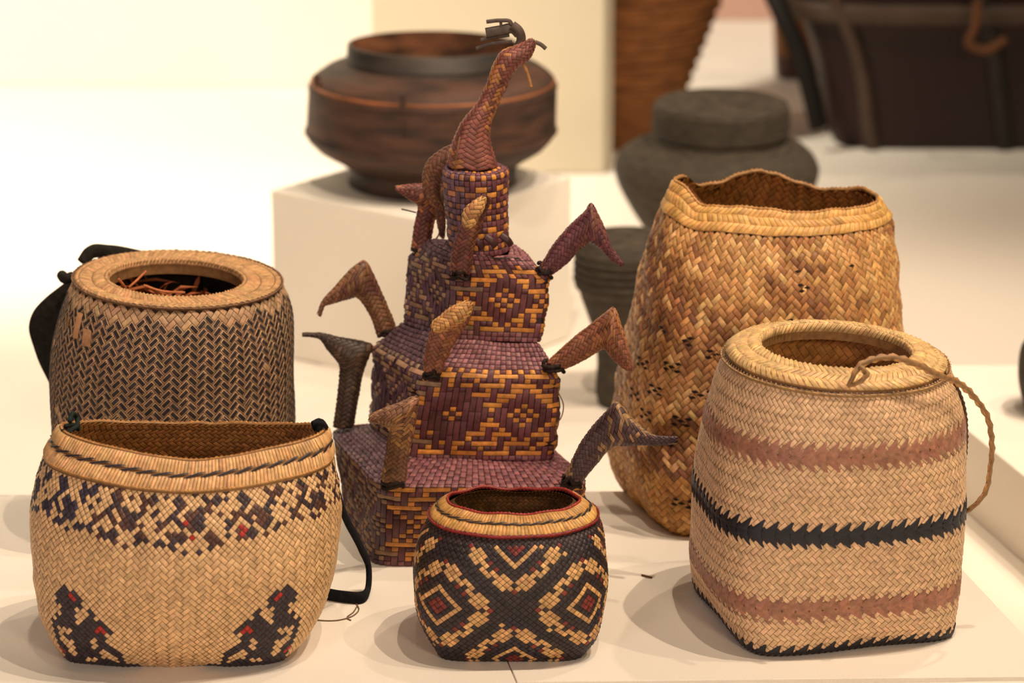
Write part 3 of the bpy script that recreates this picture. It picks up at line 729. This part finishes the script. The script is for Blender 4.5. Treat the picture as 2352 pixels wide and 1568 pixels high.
def ortho(S, parent, nu, nv, kind_fn, pick=0, h=.0009, vis=None):
    """upright over-under weave: kind_fn(face, c, r) -> True where the crosswise splint shows"""
    Oh, Ah, Bh, Ch = [], [], [], []
    grid = np.zeros((nv, nu), bool); colg = np.zeros((nv, nu, 3)); colv = np.zeros((nv, nu, 3))
    for r in range(nv):
        for c_ in range(nu):
            g, ch, cv = kind_fn(c_/nu, r/nv, c_, r); grid[r, c_] = g; colg[r, c_] = ch; colv[r, c_] = cv
    used = np.zeros_like(grid)
    D = []
    for r in range(nv):
        for c_ in range(nu):
            if used[r, c_]: continue
            if grid[r, c_]:
                k = 1
                while k < 5 and c_+k < nu and grid[r, c_+k] and not used[r, c_+k]: k += 1
                used[r, c_:c_+k] = True
                Oh.append(((c_+.04)/nu, (r+.06)/nv)); Ah.append(((k-.08)/nu, 0)); Bh.append((0, .88/nv)); Ch.append(colg[r, c_]); D.append(0)
            else:
                k = 1
                while k < 4 and r+k < nv and not grid[r+k, c_] and not used[r+k, c_]: k += 1
                used[r:r+k, c_] = True
                Oh.append(((c_+.06)/nu, (r+.04)/nv)); Ah.append((0, (k-.08)/nv)); Bh.append((.88/nu, 0)); Ch.append(colv[r, c_]); D.append(1)
    O, A, B, C = map(np.array, (Oh, Ah, Bh, Ch)); D = np.array(D)
    TV = tile_verts(S, O, A, B, h)
    # crosswise tiles (A=+u, B=+v) have outward winding u x v
    TV[D == 0] = TV[D == 0].reshape(-1, 4, 3, 3)[:, :, ::-1].reshape(-1, 12, 3)
    TV = TV.reshape(-1, 4, 3, 3)[:, :, ::-1].reshape(-1, 12, 3)
    TV = TV.reshape(-1, 4, 3, 3)[:, :, ::-1].reshape(-1, 12, 3)
    return put_tiles('splint', TV, jitter(C, .13), M_SPL, parent, pick, vis)
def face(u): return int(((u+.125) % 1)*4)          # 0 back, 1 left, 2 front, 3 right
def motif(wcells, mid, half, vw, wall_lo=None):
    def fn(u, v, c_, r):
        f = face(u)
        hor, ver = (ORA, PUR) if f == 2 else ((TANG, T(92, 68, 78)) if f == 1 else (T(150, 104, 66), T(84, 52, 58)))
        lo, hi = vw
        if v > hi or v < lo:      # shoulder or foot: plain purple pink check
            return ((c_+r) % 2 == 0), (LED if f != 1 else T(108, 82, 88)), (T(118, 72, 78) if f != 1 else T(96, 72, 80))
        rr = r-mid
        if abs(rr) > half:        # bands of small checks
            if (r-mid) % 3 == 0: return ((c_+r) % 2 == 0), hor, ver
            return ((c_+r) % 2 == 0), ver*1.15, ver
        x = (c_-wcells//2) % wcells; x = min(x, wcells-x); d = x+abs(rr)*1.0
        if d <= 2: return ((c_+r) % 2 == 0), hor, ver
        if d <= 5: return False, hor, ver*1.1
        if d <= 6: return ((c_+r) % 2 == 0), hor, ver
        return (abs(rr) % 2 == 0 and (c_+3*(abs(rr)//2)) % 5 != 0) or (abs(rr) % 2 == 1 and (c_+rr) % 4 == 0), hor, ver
    return fn
def tier(name, rings, cellw, cellh, fnargs, linear=True, pick=0, vis=None):
    S = Surf(rings, K=80, linear=linear, lump=lambda U, V: .0012*np.sin(U*40+V*9)*np.sin(V*15)+.0018*np.sin(U*9+2)*np.sin(V*5))
    sh = S.shell(name, M_SPL, tE, T(44, 24, 26), off=-.0007)
    nu = int(round(np.median(S.circ)/cellw/4))*4; nv = int(round(S.len/cellh))
    ortho(S, sh, nu, nv, fnargs(nu, nv), pick=pick, vis=vis)
    return S
def up(a, b, t): return a*(1-t)+b*t
def q3(F, R, B, n): return quadring(F, R, B, n)
def sink(r, z): r = r.copy(); r[:, 2] = z; return r
low = [sink(q3(F0, R0, B0, 9), .0), q3(up(F0, F1, .5), up(R0, R1, .5), up(B0, B1, .5), 9), q3(F1, R1, B1, 8), q3(up(F1, F2, .5), up(R1, R2, .5), up(B1, B2, .5), 7), q3(F2, R2, B2, 7), q3(F2+(R2+B2-2*F2)*.12, R2-(R2-B2)*.12, B2+(R2-B2)*.12, 7)]
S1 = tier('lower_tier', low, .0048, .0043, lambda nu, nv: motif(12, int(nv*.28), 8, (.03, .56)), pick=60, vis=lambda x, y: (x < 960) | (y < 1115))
mid_r = [q3(F2, R2, B2, 8), q3(up(F2, F3, .5)-np.array([.001, 0, 0]), up(R2, R3, .5), up(B2, B3, .5), 8), q3(F3, R3, B3, 8), q3(up(F3, F4, .5), up(R3, R4, .5), up(B3, B4, .5), 7), q3(F4, R4, B4, 6)]
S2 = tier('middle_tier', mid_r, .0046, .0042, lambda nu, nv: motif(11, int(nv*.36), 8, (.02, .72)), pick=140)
sh0 = ring(1020, 1185, 596, YN, ratio=1.0, n=3, rot=0); 
up_r = [q3(F4, R4, B4, 8), q3(up(F4, F5, .5), up(R4, R5, .5), up(B4, B5, .5), 8), q3(F5, R5, B5, 6), ]
mid5 = q3(F5, R5, B5, 5); nk = ring(1032, 1170, 572, YN, ratio=1.0)
up_r += [mid5*.55+nk*.45+np.array([0, 0, .010]), nk]
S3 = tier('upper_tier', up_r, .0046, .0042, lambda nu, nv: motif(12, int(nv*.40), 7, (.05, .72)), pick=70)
neck = [ring(1032, 1170, 572, YN), ring(1030, 1167, 540, YN), ring(1024, 1165, 480, YN), ring(1017, 1168, 392, YN), ring(1019, 1166, 386, YN), ring(1050, 1140, 384, YN)]
S4 = Surf(neck, K=60, linear=True, lump=lambda U, V: .0006*np.sin(U*25)*np.sin(V*12))
nsh = S4.shell('neck', M_SPL, tE, T(44, 24, 26), off=-.0006)
def neckfn(u, v, c_, r):
    orr = ORA if .45 < u < .72 else T(168, 112, 78)
    pp = T(104, 60, 66) if u > .44 else T(104, 78, 92)
    if r % 7 in (1, 6): return (c_+r) % 2 == 0, orr, pp
    if r % 7 in (3, 4): return ((c_//2+r) % 2 == 0), orr, pp
    return (c_+r) % 2 == 0, pp*1.2, pp
ortho(S4, nsh, 36, 16, neckfn, pick=30)
# hem of the neck: ragged dark flap
for (x, y) in ((1130, 548), (1100, 552), (1166, 545)):
    tube('frayed_flap', [P(x-16, y-6, YN-.028), P(x, y+6, YN-.03), P(x+8, y+18, YN-.028)], .0028, M_SPL, nsh, T(62, 34, 34), n=16, m=8, flat=.4)

def woven_tube(name, pairs, Ys, parent, c1, c2=None, thick=.6, cell=.0029, label=None, mode='t', h=.0007):
    rr = pair_rings(pairs, Ys, thick, cnt=MU, minth=.002)
    # equal spacing not needed: sections are small
    S = Surf(rr, K=60)
    # make the winding outward
    cen = S.G.mean(1, keepdims=True)
    if ((S.G-cen)*S.N).sum() < 0:
        S = Surf([r[::-1] for r in rr], K=60)
    sh = S.shell(name, M_SPL, parent, np.asarray(c1)*.35, off=-.0004, cap=True, step=4)
    def cf(L):
        base = jitter(c1, .15, L['k'])
        if c2 is not None:
            k = rng.random(L['k']) < np.clip(.25+.5*np.sin(L['v']*9+L['u']*6), 0, 1); base[k] = jitter(c2, .12, L['k'])[k]
        return base
    weave(S, sh, cell, cf, h=h, mode=mode, circ=float(np.median(S.circ)))
    if label: sh['label'] = label
    return sh
MAR = T(112, 66, 58); TN = T(150, 104, 66); DPU = T(70, 48, 52)
dY = lambda a, b, n: list(np.linspace(a, b, n))
H3 = [(1240, 612, 1262, 634), (1279, 552, 1304, 602), (1324, 503, 1335, 568), (1345, 484, 1347, 562), (1358, 466, 1353, 553), (1372, 490, 1366, 562), (1386, 519, 1380, 570), (1406, 570, 1402, 594), (1434, 606, 1428, 612)]
woven_tube('beaked_spout', H3, dY(R5[1], R5[1]-.01, len(H3)), tE, T(104, 60, 66), T(120, 76, 66))
H7 = [(1256, 832, 1284, 852), (1314, 779, 1330, 832), (1370, 735, 1374, 806), (1392, 718, 1384, 800), (1407, 706, 1388, 800), (1427, 748, 1404, 820), (1442, 799, 1428, 842), (1453, 846, 1446, 852)]
woven_tube('beaked_spout', H7, dY(R3[1], R3[1]-.02, len(H7)), tE, T(140, 88, 64), T(162, 108, 70))
H9 = [(1297, 1094, 1327, 1117), (1340, 1008, 1372, 1062), (1380, 958, 1396, 1034), (1400, 938, 1410, 1024), (1416, 923, 1432, 1023), (1446, 955, 1452, 1022), (1476, 983, 1478, 1021), (1500, 999, 1504, 1022), (1528, 1003, 1530, 1020), (1557, 1003, 1555, 1018)]
woven_tube('beaked_spout', H9, dY(R1[1]-.004, R1[1]-.03, len(H9)), tE, T(86, 66, 66), T(150, 118, 84))
H4 = [(868, 776, 910, 750), (852, 728, 892, 707), (828, 690, 870, 657), (818, 682, 856, 626), (814, 682, 839, 598), (800, 686, 816, 610), (786, 690, 792, 632), (761, 697, 766, 662), (745, 703, 741, 690), (737, 727, 729, 722)]
woven_tube('beaked_spout', H4, dY(B3[1], B3[1]-.005, len(H4)), tE, T(132, 92, 64), T(110, 70, 60))
H5 = [(765, 980, 812, 980), (775, 908, 824, 908), (780, 846, 840, 838), (779, 838, 850, 812), (776, 832, 857, 795), (768, 822, 826, 783), (750, 800, 776, 774), (733, 777, 737, 765), (712, 772, 714, 765), (694, 771, 694, 765)]
woven_tube('beaked_spout', H5, dY(B1[1]-.01, B1[1]-.01, len(H5)), tE, T(74, 58, 48), T(96, 74, 58))
H1 = [(944, 576, 986, 578), (952, 517, 996, 517), (960, 474, 1009, 470), (958, 471, 1014, 446), (956, 468, 1016, 426), (945, 461, 976, 422), (925, 447, 932, 425), (908, 435, 908, 428)]
woven_tube('beaked_spout', H1, dY(B5[1]-.004, B5[1]-.006, len(H1)), tE, MAR, T(150, 96, 62))
H8 = [(876, 1106, 932, 1106), (887, 1037, 939, 1042), (893, 992, 951, 988), (892, 986, 958, 945), (890, 982, 960, 912), (880, 976, 918, 925), (862, 971, 872, 942), (845, 966, 848, 955)]
woven_tube('beaked_spout', H8, dY(F1[1]-.004, F1[1]-.02, len(H8)), tE, T(128, 90, 66), T(168, 124, 78))
H6 = [(972, 852, 1012, 858), (978, 800, 1029, 816), (994, 752, 1056, 768), (1022, 716, 1078, 732), (1056, 697, 1087, 704), (1082, 692, 1086, 695)]
k6 = woven_tube('beaked_spout', H6, dY(F3[1]-.006, F3[1]-.024, len(H6)), tE, T(140, 90, 68), T(160, 108, 74))
woven_tube('folded_beak', [(1086, 694, 1074, 690), (1080, 722, 1040, 703), (1050, 748, 1012, 725), (1012, 762, 992, 742), (998, 762, 990, 752)], dY(F3[1]-.034, F3[1]-.036, 5), k6, T(196, 146, 88), T(176, 124, 76), thick=.5)
H2 = [(1034, 622, 1082, 628), (1040, 567, 1089, 567), (1058, 520, 1106, 516), (1070, 490, 1118, 482), (1088, 462, 1128, 456), (1104, 452, 1120, 450)]
k2 = woven_tube('beaked_spout', H2, dY(F5[1]-.006, F5[1]-.03, len(H2)), tE, T(112, 68, 60), T(134, 88, 64))
woven_tube('folded_beak', [(1118, 452, 1108, 450), (1112, 478, 1086, 462), (1100, 500, 1064, 484), (1090, 518, 1061, 508), (1076, 524, 1063, 520)], dY(F5[1]-.040, F5[1]-.044, 5), k2, T(196, 150, 92), T(160, 110, 70), thick=.5)
# twisted crest on top, leaning right
CR = [(1026, 378, 1143, 382), (1032, 349, 1137, 362), (1048, 305, 1126, 318), (1062, 278, 1127, 288), (1095, 238, 1139, 252), (1119, 190, 1162, 204), (1135, 144, 1178, 170), (1154, 117, 1198, 147), (1190, 103, 1216, 134), (1212, 92, 1228, 110), (1222, 88, 1230, 94)]
cr = woven_tube('crest', CR, dY(YN, YN-.006, len(CR)), tE, T(128, 76, 66), T(168, 110, 66), thick=.85)
AR = [(1040, 330, 1064, 386), (1006, 348, 1034, 400), (980, 372, 1018, 408), (971, 402, 1012, 424), (974, 440, 1012, 450), (996, 480, 1022, 482), (1006, 520, 1022, 528), (1012, 545, 1020, 548)]
woven_tube('drooping_arm', AR, dY(YN+.012, YN+.03, len(AR)), tE, T(124, 84, 66), T(146, 102, 74))
# stiff bill strips at the top
mdk = mat_plain('dark_stiff_strip', (74, 60, 52), .5, .4, 200, .3)
def strip(name, pts, r, flat=.35, m=mdk): return tube(name, [P(x, y, YN+dy) for x, y, dy in pts], r, m, cr, None, n=30, m=8, flat=flat)
strip('bill_strip', [(1117, 50, .0), (1150, 47, .0), (1172, 50, .0), (1176, 58, 0)], .0016)
strip('bill_strip', [(1150, 50, .0), (1151, 60, .0), (1151, 66, 0)], .0012)
strip('bill_strip', [(1116, 76, .0), (1150, 70, .0), (1180, 66, .0), (1192, 78, 0)], .0042, .3)
strip('bill_strip', [(1104, 92, .0), (1140, 84, .0), (1170, 80, .0)], .0016)
strip('bill_strip', [(1092, 112, .0), (1130, 100, .0), (1176, 96, .0)], .0016)
strip('bill_cap', [(1176, 58, .0), (1192, 72, .0), (1197, 92, .0), (1190, 108, 0)], .0040, .8)
strip('bill_strip', [(1228, 96, -.004), (1242, 102, -.004), (1254, 112, -.004)], .0017)
strip('bill_strip', [(1203, 146, -.004), (1212, 170, -.004), (1220, 200, -.004)], .0013, .5, mat_plain('pale_strip', (168, 118, 72), .5, .4, 200, .3))
# bindings where the spouts are tied on
mbd = mat_plain('dark_binding', (44, 34, 30), .8, .2, 400, .4, .5)
for (x, y, Y, r) in ((1252, 622, R5[1], .006), (1272, 842, R3[1], .008), (1314, 1106, R1[1]-.003, .0075), (890, 764, B3[1], .0075), (966, 578, B5[1]-.004, .007), (992, 858, F3[1]-.006, .006), (904, 1108, F1[1]-.004, .008), (1058, 628, F5[1]-.006, .0065)):
    c = P(x, y, Y); th = np.linspace(0, 2*np.pi*2.5, 26)
    pts = [c+np.array([r*math.cos(t)*rng.uniform(.8, 1.1), r*.8*math.sin(t), (i/25-.5)*.009+rng.normal(0, .0012)]) for i, t in enumerate(th)]
    tube('binding', pts, .0017, mbd, tE, None, n=70, m=6)
wire = mat_plain('thin_wire_fibre', (120, 92, 66), .7, .2, 200, .2)
tube('loose_fibre', [P(1282, 900, R3[1]-.002), P(1294, 930, R3[1]), P(1288, 960, R3[1]), P(1270, 980, R3[1])], .0005, wire, tE, None, n=30, m=5)
tube('loose_fibre', [P(922, 480, B5[1]), P(940, 484, B5[1]), P(956, 488, B5[1])], .0006, mbd, tE, None, n=20, m=5)
tube('loose_fibre', [P(986, 560, B5[1]), P(1004, 545, B5[1]), P(1014, 515, B5[1])], .0007, wire, tE, None, n=20, m=5)
tube('loose_fibre', [P(1044, 385, YN-.03), P(1050, 350, YN-.03), P(1056, 315, YN-.026)], .0007, wire, tE, None, n=20, m=5)

# ================================================================== BACKGROUND OBJECTS
def lathe_rings(spec, Yc, dzR=0): return [ring(L, R, py, Yc, pyR=py+dzR, ratio=1) for L, R, py in spec]
# dark wooden bowl
YW = G(992, 416, zt)[1]
m_wood = mat_plain('dark_bark_wood', (56, 43, 37), .6, .3, 16, .3, .3, (86, 58, 45), 6, (1, 1, 5))
m_wood2 = mat_plain('blackened_wood', (50, 44, 38), .5, .4, 14, .3, .3, (86, 64, 50), 6, (1, 1, 5))
tW = thing('wooden_bowl', 'dark brown squat round vessel with raised neck on the white plinth', 'bowl', G(992, 416, zt))
Wb = lathe_rings([(800, 1186, 416), (799, 1187, 372)], YW)
Surf(Wb, K=8, linear=True).shell('foot', m_wood2, tW, None, cap=True)
Wr = lathe_rings([(797, 1188, 374), (770, 1212, 356), (728, 1252, 332), (708, 1270, 312), (703, 1276, 298), (704, 1277, 292), (709, 1279, 200), (712, 1278, 190), (722, 1268, 174), (745, 1246, 158), (775, 1218, 147), (798, 1194, 140)], YW)
Surf(Wr, K=70, linear=True).shell('body', m_wood, tW, None)
Wn = [ring(L, R, py, YW, pyR=py+4, ratio=q) for L, R, py, q in ((797, 1194, 146, .93), (796, 1195, 138, .9), (796, 1195, 132, .9), (798, 1194, 101, .8), (800, 1192, 99, .8), (806, 1186, 99, .79))]
nk_ = Surf(Wn, K=40, linear=True).shell('neck', mat_plain('dark_neck_wood', (46, 42, 38), .55, .35, 14, .3, .3, (66, 56, 48), 6, (1, 1, 5)), tW, None)
Wi = [ring(L, R, py, YW, pyR=py+4, ratio=q) for L, R, py, q in ((806, 1186, 99, .79), (808, 1184, 135, .8), (812, 1180, 175, .8), (730, 1262, 200, .9), (730, 1262, 290, .9), (800, 1190, 330, .9), (990, 1000, 335, 1))]
Surf(Wi, K=60, linear=True).shell('lining', mat_plain('orange_brown_lining', (78, 54, 40), .7, .2, 16, .4, .3, (132, 86, 58), 5, (1, 1, 3)), tW, None)
for (L, R, py, r) in ((710, 1278, 196, .0014), (703, 1277, 297, .0018)):
    g = ring(L, R, py, YW); 
    S = tube_surf(g[::3], r, True, 120, 8, 1.0); S.shell('hoop', m_wood, tW, None, step=1)
S = tube_surf(ring(716, 1272, 184, YW)[::3], .0018, True, 120, 8); S.shell('pale_hoop', mat_plain('worn_rattan', (150, 92, 56), .5, .3, 20, .3), tW, None, step=1)
vt = [P(1035, 190, YW-.155), P(1036, 235, YW-.165), P(1036, 250, YW-.163)]
for (x, y0, y1, Y) in ((925, 218, 258, YW-.150), (728, 170, 290, YW-.04)):
    tube('lashing', [P(x, y0, Y), P(x, (y0+y1)/2, Y), P(x+1, y1, Y)], .0035, m_wood, tW, None, n=12, m=8, flat=.5)

# black lidded jars
m_jar = mat_plain('black_coiled_fibre', (58, 52, 44), .75, .25, 60, .2, .5, (78, 70, 58), 3, (1, 1, 12))
def jar(label, spec_body, spec_lid, Yc, z):
    Lb = spec_body[0]; t = thing('lidded_jar', label, 'jar', G((Lb[0]+Lb[1])/2, Lb[2], z))
    rr = lathe_rings(spec_body, Yc)
    Surf([scaled(rr[0], .05)]+rr, K=90).shell('body', m_jar, t, None)
    rl = lathe_rings(spec_lid, Yc)
    lid = Surf(rl+[scaled(rl[-1], .03)], K=60, linear=True).shell('lid', m_jar, t, None)
    for k in range(1, 5):
        f = k/5; L0, R0_, p0 = spec_lid[1]; L1, R1_, p1 = spec_lid[2]
        g = ring(L0*(1-f)+L1*f, R0_*(1-f)+R1_*f, p0*(1-f)+p1*f, Yc)
        tube_surf(g[::3], .0022, True, 90, 6).shell('coil', m_jar, lid, None, step=1)
    return t
zJ = FZ-.001
YJ = G(1645, 650, zJ)[1]
jar('large black lidded jar behind the mottled basket', [(1550, 1740, 650), (1530, 1760, 600), (1478, 1812, 520), (1440, 1848, 460), (1416, 1876, 410), (1411, 1881, 385), (1422, 1868, 355), (1460, 1836, 330), (1500, 1805, 318), (1510, 1795, 300)],
    [(1508, 1800, 312), (1500, 1812, 308), (1503, 1811, 238), (1512, 1800, 232)], YJ, zJ)
YK = G(1440, 925, FZ)[1]
jar('smaller black lidded jar on a narrow foot, left of the mottled basket', [(1376, 1500, 925), (1372, 1504, 915), (1371, 1508, 820), (1362, 1520, 760), (1345, 1538, 710), (1332, 1552, 672), (1330, 1554, 660)],
    [(1330, 1554, 665), (1320, 1564, 655), (1322, 1562, 570), (1340, 1545, 545)], YK, FZ)
bpy_tmp = None

# big dark red chest basket, upper right
zT = FZ-.001
YT = G(2300, 300, zT)[1]
m_red = mat_plain('dark_red_lacquered_hide', (52, 26, 24), .5, .3, 5, .4, .1, (34, 22, 20), 4)
m_trim = mat_plain('brown_chest_trim', (70, 54, 44), .5, .3, 20, .2)
tT = thing('chest_basket', 'large dark red flared chest basket with straps, upper right', 'basket', G(2330, 300, zT))
chs = [ring(1905, 2800, 300, YT, ratio=.42, n=7), ring(1888, 2815, 200, YT, ratio=.42, n=7), ring(1862, 2845, 90, YT, ratio=.43, n=6), ring(1810, 2890, -20, YT, ratio=.45, n=5), ring(1740, 2960, -140, YT, ratio=.46, n=5)]
chs = [np.where(np.arange(3) == 2, c_, c_) for c_ in chs]
SS = Surf([scaled(chs[0], .03)]+chs, K=60)
SS.shell('body', m_red, tT, None)
u = np.linspace(0, 1, 65)[:-1]
def chpt(uu, vv, off): return SS.pt(np.array([uu]), np.array([vv]), off)[0]
k3 = SS.knots
tube('rim_band', [SS.pt(np.array([a]), np.array([k3[4]-.006+.0*a]), .006)[0] for a in u], .016, m_trim, tT, None, closed=True, n=120, m=10, flat=.5)
for uu in (.345, ):
    tube('corner_post', [chpt(uu, v, .004) for v in np.linspace(k3[1], 1, 8)], .011, m_trim, tT, None, n=30, m=8)
for uu in (.47, .60):
    tube('vertical_strap', [chpt(uu-.03*(v-k3[1]), v, .003) for v in np.linspace(k3[1], 1, 8)], .013, mat_plain('olive_strap', (40, 34, 29), .6, .3, 20, .2), tT, None, n=30, m=8, flat=.6)
tube('side_strap', [P(1762, -40, YT-.10), P(1800, 40, YT-.14), P(1836, 120, YT-.15), P(1862, 210, YT-.15), P(1880, 292, YT-.14)], .014, mat_plain('black_side_strap', (22, 18, 16), .7, .2, 20, .2), tT, None, n=40, m=8, flat=.7)
tube('tie', [P(2245, 0, YT-.22), P(2240, 60, YT-.22), P(2225, 100, YT-.22), P(2260, 115, YT-.22), P(2310, 90, YT-.22)], .006, mat_plain('brown_tie', (96, 62, 38), .7, .2, 20, .2), tT, None, n=40, m=8)
# small brown box beyond the chest
YX = G(1820, 172, zT)[1]
bx = [ring(1782, 2000, 172, YX, ratio=.5, n=6), ring(1780, 2000, 120, YX, ratio=.5, n=6), ring(1776, 2000, 20, YX, ratio=.5, n=6), ring(1772, 2004, -60, YX, ratio=.5, n=6)]
tX = thing('box_basket', 'small grey brown box basket glimpsed behind the dark red chest', 'basket', G(1890, 172, zT))
Surf(bx[:2], K=6, linear=True).shell('base', mat_plain('grey_brown_side', (92, 70, 62), .6, .3, 10, .2), tX, None, cap=True)
Surf(bx[1:3], K=10, linear=True).shell('body', mat_plain('mid_brown_side', (134, 88, 52), .6, .3, 10, .2), tX, None)
Surf(bx[2:], K=6, linear=True).shell('lid', mat_plain('dark_box_lid', (40, 30, 26), .6, .3, 10, .2), tX, None, cap=True)
# tall brown burden basket behind the pillar
YQ = G(1420, 318, zT)[1]
m_q = mat_plain('brown_fine_wicker', (120, 74, 40), .7, .25, 24, .25, .5, (150, 96, 52), 5, (1, 1, 6))
tQ = thing('burden_basket', 'tall brown flared basket standing behind the pale pillar', 'basket', G(1420, 318, zT))
qs = lathe_rings([(1290, 1545, 320), (1280, 1560, 260), (1262, 1584, 180), (1235, 1622, 80), (1205, 1660, -20), (1170, 1700, -140)], YQ)
SQ = Surf([scaled(qs[0], .05)]+qs, K=60); qb = SQ.shell('body', m_q, tQ, None)
for k in range(3, 16):
    S = tube_surf(ringpath(SQ, .2+k*.05, .001), .003, True, 90, 6); S.shell('hoop', m_q, qb, None, step=1)

# dark round basket cut by the right edge of the picture, on the side platform
YR = G(2440, 945, -.02)[1]
tR = thing('round_basket', 'dark round basket just entering the right edge of the picture', 'basket', G(2440, 945, -.02))
rr = lathe_rings([(2360, 2520, 945), (2344, 2536, 900), (2340, 2540, 840), (2352, 2528, 790), (2366, 2514, 775)], YR)
Surf([scaled(rr[0], .05)]+rr+[scaled(rr[-1], .9), scaled(rr[-2], .85), scaled(rr[0], .5, .01)], K=60).shell('body', m_jar, tR, None)
# fleck of fibre on the table
fk = tube('fibre_fleck', [G(1474, 1320, .0008), G(1486, 1323, .0012), G(1498, 1326, .0008)], .0008, M_DULL, None, T(110, 70, 46), n=12, m=6)
tag(fk, 'tiny brown fleck of fibre on the table between the small and the pale basket', 'fibre')
